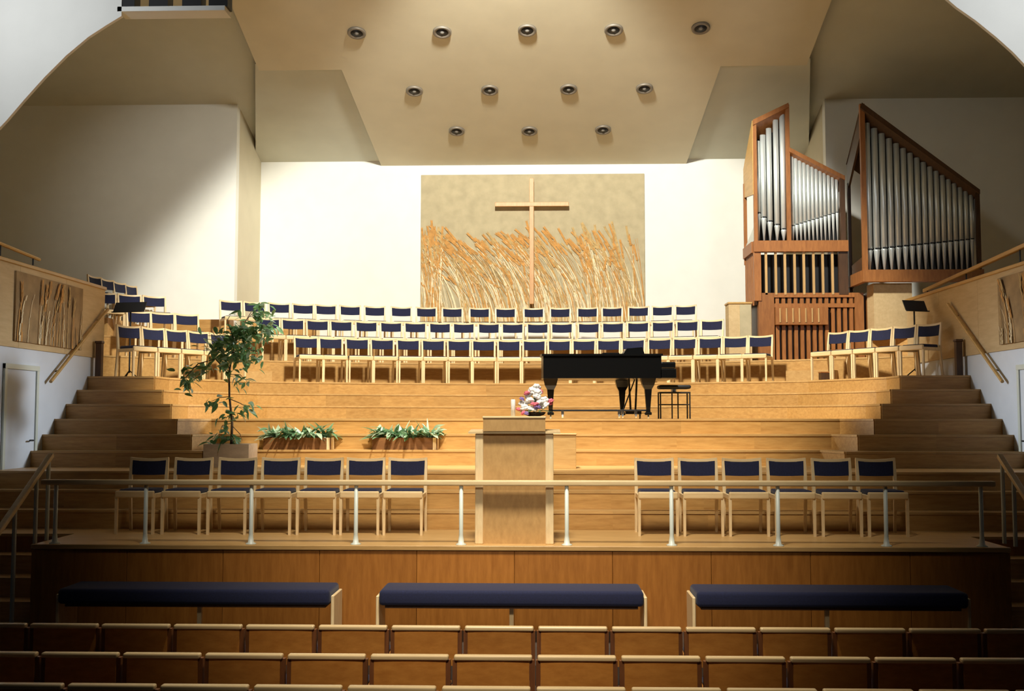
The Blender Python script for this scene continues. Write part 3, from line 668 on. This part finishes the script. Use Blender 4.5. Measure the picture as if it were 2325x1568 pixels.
# case A
YB = YO + 0.95
obox(1714, 1722, 272, 548, YO, YO + 0.07, 'case_post', 'organ'); obox(1789, 1798, 236, 548, YO, YO + 0.07, 'case_post', 'organ'); obox(1911, 1922, 398, 552, YO, YO + 0.07, 'case_post', 'dark_wood')
oroof([(1714, 283), (1796, 243), (1796, 233), (1714, 271)], YO - 0.02, YB, 0.7, 'organ')
oroof([(1796, 344), (1922, 409), (1922, 400), (1796, 334)], YO - 0.02, YB, 0.3, 'organ')
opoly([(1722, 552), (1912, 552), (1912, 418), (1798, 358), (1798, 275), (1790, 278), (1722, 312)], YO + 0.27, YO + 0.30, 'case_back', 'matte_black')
zf = oz
xs = ox(1715)
MB().prism_x([(YO + 0.02, oz(272)), (YB, oz(272) - 0.7), (YB, oz(425)), (YO + 0.02, oz(440))], xs - 0.02, xs + 0.02).build('side_panel', 'rail_gold', og)
MB().box(xs - 0.03, xs + 0.03, YB - 0.06, YB, oz(585), oz(392)).build('case_post', 'organ', og)
MB().prism_x([(YO + 0.1, oz(512)), (YB - 0.06, oz(540)), (YB - 0.06, oz(575)), (YO + 0.1, oz(548))], xs + 0.0, xs + 0.02).build('side_board', 'pipe', og)
obox(1712, 1926, 546, 571, YO - 0.04, YO + 0.1, 'case_beam', 'organ')
MB().box(xs - 0.05, xs + 0.03, YO + 0.1, YB, oz(571), oz(546)).build('case_beam', 'organ', og)
for u, t, m in ((1726, 316, 482), (1739, 302, 492), (1753, 287, 501), (1769, 268, 509), (1784, 250, 519)): pipe(u, t, m, 546, 12.5, YO, YO + 0.12)
for i in range(12):
    t = i / 11; pipe(1805 + 102 * t, 350 + 50 * t, 511 - 30 * t, 548, 9.2 - 1.6 * t, YO, YO + 0.12)
# open section with bars
obox(1712, 1728, 571, 682, YO, YO + 0.1, 'corner_post', 'organ')
for u in (1740, 1762, 1783, 1805, 1826, 1848, 1869, 1891): obox(u - 2.6, u + 2.6, 571, 668, YO + 0.02, YO + 0.06, 'bar', 'organ_light')
obox(1905, 1926, 571, 668, YO + 0.02, YO + 0.08, 'corner_post', 'dark_wood')
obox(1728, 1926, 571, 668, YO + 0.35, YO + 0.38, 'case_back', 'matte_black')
for i in range(6):
    y = YO + 0.22 + 0.13 * i
    MB().box(xs - 0.015, xs + 0.015, y, y + 0.06, oz(690), oz(571)).build('side_slat', 'organ', og)
MB().box(xs + 0.03, xs + 0.05, YO + 0.1, YB, oz(690), oz(571)).build('side_back', 'dark_wood', og)
# base
zb0 = ST * 11
def base(u0, u1, v0, y0, y1, name, mat): return MB().box(ox(u0), ox(u1), y0, y1, zb0, oz(v0)).build(name, mat, og)
base(1722, 1986, 668, YO + 0.16, YO + 0.9, 'base_body', 'dark_wood')
base(1722, 1757, 664, YO + 0.02, YO + 0.159, 'base_panel', 'organ')
base(1940, 1960, 664, YO + 0.02, YO + 0.159, 'base_panel', 'organ'); base(1968, 1986, 664, YO + 0.02, YO + 0.159, 'base_panel', 'organ')
for i in range(13): base(1761 + i * 14, 1769 + i * 14, 666, YO + 0.06, YO + 0.12, 'base_slat', 'organ')
obox(1757, 1940, 664, 674, YO + 0.03, YO + 0.06, 'base_rail', 'organ'); obox(1757, 1940, 688, 697, YO + 0.03, YO + 0.06, 'base_rail', 'organ')
cs = obox(1758, 1876, 697, 737, YO - 0.06, YO + 0.05, 'console_front', 'organ')
for i in range(7):
    u = 1766 + i * 14.5; obox(u, u + 3, 700, 732, YO - 0.075, YO - 0.06, 'console_strip', 'organ_light', parent=cs)
# case B
Y2 = 19.2; YB2 = Y2 + 0.95
obox(1960, 1971, 236, 614, Y2, Y2 + 0.07, 'case_post', 'organ', Y2); obox(2221, 2229, 432, 616, Y2, Y2 + 0.07, 'case_post', 'dark_wood', Y2)
oroof([(1960, 246), (2229, 442), (2229, 433), (1964, 234)], Y2 - 0.02, YB2, 0.8, 'dark_wood', Y2)
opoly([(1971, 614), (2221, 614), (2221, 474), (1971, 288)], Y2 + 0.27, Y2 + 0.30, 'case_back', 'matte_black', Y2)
x2 = ox(1964, Y2)
MB().prism_x([(Y2 + 0.02, oz(240, Y2)), (YB2, oz(240, Y2) - 0.8), (YB2, oz(410, Y2)), (Y2 + 0.02, oz(300, Y2))], x2 - 0.02, x2 + 0.02).build('side_panel', 'dark_wood', og)
MB().box(x2 - 0.03, x2 + 0.03, YB2 - 0.06, YB2, oz(650, Y2), oz(392, Y2)).build('case_post', 'dark_wood', og)
MB().prism_x([(Y2 + 0.1, oz(580, Y2)), (YB2 - 0.06, oz(590, Y2)), (YB2 - 0.06, oz(645, Y2)), (Y2 + 0.1, oz(616, Y2))], x2, x2 + 0.02).build('side_board', 'dark_wood', og)
obox(1958, 2232, 613, 640, Y2 - 0.04, Y2 + 0.1, 'case_beam', 'organ', Y2)
MB().box(x2 - 0.05, x2 + 0.03, Y2 + 0.1, YB2, oz(640, Y2), oz(613, Y2)).build('case_beam', 'organ', og)
u = 1979.0
for i in range(18):
    t = i / 17; wd = 14.5 - 4.5 * t
    f = (u - 1979) / 240
    pipe(u, 277 + 168 * f, 567 - 24 * f, 614, wd, Y2, Y2 + 0.12)
    u += (17.2 - 5.6 * t)
# pale supports
obox(1990, 2078, 640, 760, Y2 + 0.2, Y2 + 0.6, 'support_panel', 'clad', Y2)
kb = thing('low_cabinet', 'pale wooden cabinet standing against the left side of the organ', 'cabinet', (ox(1686), YO + 0.35, ST * 11))
hw = (ox(1713) - ox(1657)) / 2; hz = oz(682) - ST * 11
MB().box(-hw, hw - 0.03, -0.12, 0.25, 0, hz - 0.03).build('body', 'clad', kb)
MB().box(-hw - 0.015, hw - 0.02, -0.14, 0.26, hz - 0.03, hz).build('top_board', 'rail_gold', kb)
MB().box(-hw * 0.1, hw - 0.04, -0.135, -0.12, 0.3, hz - 0.05).build('door', 'tap', kb)

# ================================================================ MUSIC STANDS, BOX, NEWELS
def stand(u, v0, v1, wpx, zf, Y, rz, label):
    c = at(u, (v0 + v1) / 2, Y=Y); t = thing('music_stand', label, 'music stand', (c.x, Y, zf), rz)
    hw = wpx / 2 * Y / FPX; z1 = at(u, v0, Y=Y).z - zf; z0 = at(u, v1, Y=Y).z - zf
    MB().hexa([(-hw, -0.02, z0), (hw, -0.02, z0), (hw, 0.0, z0), (-hw, 0.0, z0)], [(-hw, 0.06, z1), (hw, 0.06, z1), (hw, 0.08, z1), (-hw, 0.08, z1)]).build('desk', 'matte_black', t)
    MB().rbox(-hw, hw, -0.07, -0.01, z0 - 0.015, z0, 0.004, 1).build('ledge', 'matte_black', t)
    MB().tube([(0, 0.05, 0.12), (0, 0.05, z0 + 0.05)], 0.013, 8).build('pole', 'matte_black', t)
    for k in range(3):
        a = 2 * math.pi * k / 3 + 0.5
        MB().tube([(0, 0.05, 0.16), (0.17 * math.cos(a), 0.05 + 0.17 * math.sin(a), 0.012)], 0.01, 6).build('foot', 'matte_black', t)
stand(293, 685, 707, 80, ST * 9, 17.55, R(-12), 'black music stand among the chairs at far left')
stand(2080, 681, 705, 58, ST * 9, 17.2, R(20), 'black music stand beside the short row at far right')
a = at(1868, 850, Y=17.35)
sb_ = thing('small_box', 'small dark brown wooden box on the step right of the piano', 'box', (a.x, 17.55, ST * 9))
sb_.location = (5.0, 18.2, ST * 9)
MB().rbox(-0.085, 0.085, -0.085, 0.085, 0, 0.13, 0.004, 1).build('body', 'dark_wood', sb_)
MB().rbox(-0.09, 0.09, -0.09, 0.09, 0.13, 0.15, 0.004, 1).build('lid', 'organ', sb_)
for s, u in ((-1, 254), (1, 2147)):
    nw = thing('newel_post', 'dark wooden newel post at the %s end of the top stair' % ('left' if s < 0 else 'right'), 'post', (s * 6.40, 16.05, ST * 9))
    MB().rbox(-0.045, 0.045, -0.045, 0.045, 0, 0.50, 0.006, 1).build('shaft', 'dark_wood', nw); MB().rbox(-0.055, 0.055, -0.055, 0.055, 0.50, 0.54, 0.01, 2).build('cap', 'dark_wood', nw)

# ================================================================ TAPESTRIES AND CROSS
def wheat(part_parent, place, x0, x1, zb, zt, n, seed, lean, holes=(), zmax=9.0):
    rr = random.Random(seed); mats = {'wheat_a': MB(), 'wheat_b': MB(), 'wheat_c': MB()}
    lift = 0
    for i in range(n):
        xs_ = rr.uniform(x0, x1)
        if any(h0 < xs_ < h1 and rr.random() < 0.75 for h0, h1 in holes): continue
        hgt = (zt - zb) * rr.choice((rr.uniform(0.55, 1.0), rr.uniform(0.78, 1.0), rr.uniform(0.3, 0.9)))
        ln = lean(xs_) + rr.gauss(0, 0.12)
        mat = rr.choices(('wheat_a', 'wheat_b', 'wheat_c'), (4, 6, 3))[0]; m = mats[mat]
        lift = (lift + 1) % 12; d = 0.004 + 0.0012 * lift
        wd = rr.uniform(0.004, 0.012) * (1.8 if rr.random() < 0.15 else 1)
        pts = []
        for k in range(9):
            t = k / 8; pts.append((xs_ + ln * hgt * (0.25 * t + 0.75 * t ** 2.4), zb + hgt * (t - 0.10 * abs(ln) * t ** 3)))
        for (a, b), k in zip(zip(pts[:-1], pts[1:]), range(8)):
            w0 = wd * (1 - 0.06 * k); q = [(a[0] - w0, a[1]), (a[0] + w0, a[1]), (b[0] + w0, b[1]), (b[0] - w0, b[1])]
            q = [(min(max(x, x0), x1), z) for x, z in q]
            dj = d + rr.uniform(0, 0.014); m.add([place(x, min(z, zmax), dj) for x, z in q], [(0, 1, 2, 3)])
        if rr.random() < 0.5:      # ear
            me = mats[rr.choice(('wheat_a', 'wheat_a', 'wheat_c'))]
            (ax, az), (bx_, bz) = pts[-2], pts[-1]; L = math.hypot(bx_ - ax, bz - az) or 1; dx, dz = (bx_ - ax) / L, (bz - az) / L
            el = rr.uniform(0.22, 0.42)
            for k in range(7):
                c = (bx_ + dx * el * (k / 7), bz + dz * el * (k / 7))
                for sgn in (-1, 1):
                    tip = (c[0] + dx * 0.09 - dz * sgn * 0.022, c[1] + dz * 0.09 + dx * sgn * 0.022)
                    mid1 = (c[0] + dx * 0.03 - dz * sgn * 0.022, c[1] + dz * 0.03 + dx * sgn * 0.022); mid2 = (c[0] + dx * 0.06, c[1] + dz * 0.06)
                    q = [(min(max(x, x0), x1), z) for x, z in (c, mid1, tip, mid2)]
                    dj = d + 0.004 + rr.uniform(0, 0.016); me.add([place(x, min(z, zmax), dj) for x, z in q], [(0, 1, 2, 3)])
    for k, m in mats.items():
        if m.v: o = m.build('wheat_weave', k, part_parent); o['kind'] = 'stuff'
ta, tb_ = at(956, 397, Y=BW - 0.03), at(1463, 397, Y=BW - 0.03)
tx0, tx1, tz1 = ta.x, tb_.x, ta.z; tz0 = 3.35
tp_ = thing('wall_tapestry', 'large tan tapestry of ripe wheat behind the cross', 'tapestry', ((tx0 + tx1) / 2, BW, tz0))
hw = (tx1 - tx0) / 2
MB().rbox(-hw, hw, -0.03, -0.002, 0, tz1 - tz0, 0.006, 1).build('linen', 'tap', tp_)
ztw = at(1200, 535, Y=BW).z - tz0
wheat(tp_, lambda x, z, d: (x, -0.03 - d, z), -hw + 0.01, hw - 0.01, 0.0, ztw, 560, 21, lambda x: -0.05 if x < -1.9 else (-0.42 if x < 1.2 else -0.22), holes=((-1.95, -1.45),))
ca, cb = at(1207, 405, Y=BW - 0.2), at(1207, 690, Y=BW - 0.2)
cr_ = thing('wall_cross', 'slender plain wooden cross hanging before the wheat tapestry', 'cross', (ca.x, BW - 0.2, cb.z))
hz = ca.z - cb.z
MB().rbox(-0.048, 0.048, -0.03, 0.03, 0, hz, 0.006, 1).build('upright', 'cross', cr_)
zb_ = at(1207, 464, Y=BW - 0.2).z - cb.z; c0, c1 = at(1124, 464, Y=BW - 0.2).x - ca.x, at(1291, 464, Y=BW - 0.2).x - ca.x
MB().rbox(c0, c1, -0.04, 0.02, zb_ - 0.045, zb_ + 0.045, 0.006, 1).build('crossbar', 'cross', cr_)
for z in (0.3, hz * 0.5): MB().tube([(0, 0.03, z), (0, 0.168, z)], 0.012, 6).build('wall_bracket', 'gold', cr_)
# side tapestries on the cladding
def side_tap(s, y0, y1, label, seed):
    t = thing('side_tapestry', label, 'tapestry', (s * (WX - 0.02), (y0 + y1) / 2, 2.26)); L = (y1 - y0) / 2
    a, b = sorted((0.0 - s * 0.001, -s * 0.025)); MB().box(a, b, -L, L, 0, 0.90).build('linen', 'tap_side', t)
    wheat(t, lambda x, z, d: (-s * (0.025 + d), x, z), -L + 0.02, L - 0.02, 0.0, 0.7, 26, seed, lambda x: 0.15, zmax=0.88)
side_tap(-1, 13.55, 15.55, 'brown woven tapestry on the cladding at far left', 5)
side_tap(1, 13.2, 14.75, 'brown woven wheat tapestry on the cladding at far right', 6)

# ================================================================ CEILING DOWNLIGHTS
ring = MB(); prof = [(0.10, 0.0), (0.165, 0.0), (0.165, -0.035), (0.15, -0.045), (0.11, -0.03)]
ring.lathe(prof + [(0.10, -0.0)], 24)
ring_me = ring.mesh('downlight_ring', 'bronze', True)
baf_me = MB().lathe([(0.112, -0.028), (0.085, -0.008), (0.0, -0.006)], 20).mesh('downlight_baffle', 'baffle', True)
bulb_me = MB().ball((0, 0, -0.012), 0.045, 10, 6, (1, 1, 0.8)).mesh('downlight_bulb', 'bulb', True)
slope = math.atan(CS)
rows = [([(1037, 296), (1202, 296), (1369, 293)], 'row nearest the back wall'), ([(941, 205), (1112, 203), (1291, 201), (1463, 199)], 'middle row'), ([(810, 73), (1004, 71), (1197, 67), (1393, 66), (1591, 62)], 'row farthest from the back wall')]
for pts, nm in rows:
    for i, (u, v) in enumerate(pts):
        d = ray(u, v); t = (CZ0 + CS * BW - CAM.z) / (d.z + CS * d.y); p = CAM + d * t
        o = thing('recessed_downlight', 'round ceiling downlight, %s from left in the %s' % (ORD[i], nm), 'ceiling light', p - Vector((0, 0, 0.001)), 0, 'ceiling downlights')
        o.rotation_euler = (-slope, 0, 0)
        link('trim_ring', ring_me, o); link('baffle', baf_me, o); link('bulb', bulb_me, o)

# ================================================================ FRONT BENCHES
def bench(x0, x1, label):
    t = thing('padded_bench', label, 'bench', ((x0 + x1) / 2, 10.42, -0.83)); hw = (x1 - x0) / 2
    MB().rbox(-hw, hw, -0.22, 0.28, 0.355, 0.50, 0.035, 4).build('seat_pad', 'navy2', t, True)
    MB().box(-hw + 0.05, hw - 0.05, -0.16, 0.24, 0.325, 0.355).build('seat_frame', 'dark_wood', t)
    for s in (-1, 1):
        a, b = sorted((s * (hw + 0.004), s * (hw + 0.034))); MB().rbox(a, b, -0.17, 0.25, 0, 0.44, 0.006, 1).build('end_leg', 'birch', t)
    MB().box(-0.02, 0.02, -0.02, 0.02, 0, 0.315).build('middle_leg', 'birch', t)
yb = 10.2
bench(at(860, 1340, Y=yb).x, at(1462, 1340, Y=yb).x, 'navy padded bench in the middle, directly before the lectern')
bench(at(130, 1340, Y=yb).x, at(748, 1340, Y=yb).x, 'navy padded bench at left before the stage front')
bench(at(1582, 1340, Y=yb).x, at(2200, 1340, Y=yb).x, 'navy padded bench at right before the stage front')

# ================================================================ AUDIENCE SEATS
def seat_meshes():
    d = []; z1 = 0.70
    bw = 0.242
    n = 8; vs = []; f = []
    for i in range(n + 1):
        t = -1 + 2 * i / n; x = bw * t; yb_ = -0.008 * (1 - t * t)
        vs += [(x, yb_, 0.40), (x, yb_ + 0.014, 0.40), (x, yb_ + 0.014, z1 - 0.03), (x, yb_, z1 - 0.03)]
    for i in range(n):
        for j in range(4): f.append((i * 4 + j, i * 4 + (j + 1) % 4, (i + 1) * 4 + (j + 1) % 4, (i + 1) * 4 + j))
    f += [(0, 1, 2, 3), (n * 4 + 3, n * 4 + 2, n * 4 + 1, n * 4)]
    d.append(('backrest', MB().add(vs, f).mesh('seat_backrest', 'seat_oak')))
    d.append(('top_rail', MB().rbox(-0.262, 0.262, -0.03, 0.03, z1 - 0.034, z1, 0.012, 3).mesh('seat_top_rail', 'birch_rail')))
    for s in (-1, 1): d.append(('upright', MB().box(s * 0.258 - 0.015, s * 0.258 + 0.015, 0.006, 0.05, 0, z1 - 0.036).mesh('seat_upright', 'seat_dark')))
    d.append(('seat_board', MB().rbox(-0.245, 0.245, 0.05, 0.45, 0.40, 0.43, 0.01, 2).mesh('seat_board', 'seat_oak')))
    d.append(('seat_pad', MB().rbox(-0.235, 0.235, 0.06, 0.44, 0.43, 0.465, 0.014, 2).mesh('seat_pad', 'navy2')))
    for s in (-1, 1): d.append(('leg', MB().box(s * 0.24 - 0.014, s * 0.24 + 0.014, 0.40, 0.43, 0, 0.40).mesh('seat_leg', 'seat_dark')))
    return d
SM = seat_meshes()
for Yr, k0, k1, nm in ((8.35, -8, 7, 'farthest'), (7.35, -7, 6, 'middle'), (6.5, -7, 6, 'nearest')):
    for i, k in enumerate(range(k0, k1)):
        t = thing('audience_seat', 'wooden audience seat back, %s from left in the %s row' % (ORD[i], nm), 'seat', (0.235 + 0.56 * (k + 0.5), Yr, -1.0), 0, 'audience seats, %s row' % nm)
        for n, me in SM: link(n, me, t)
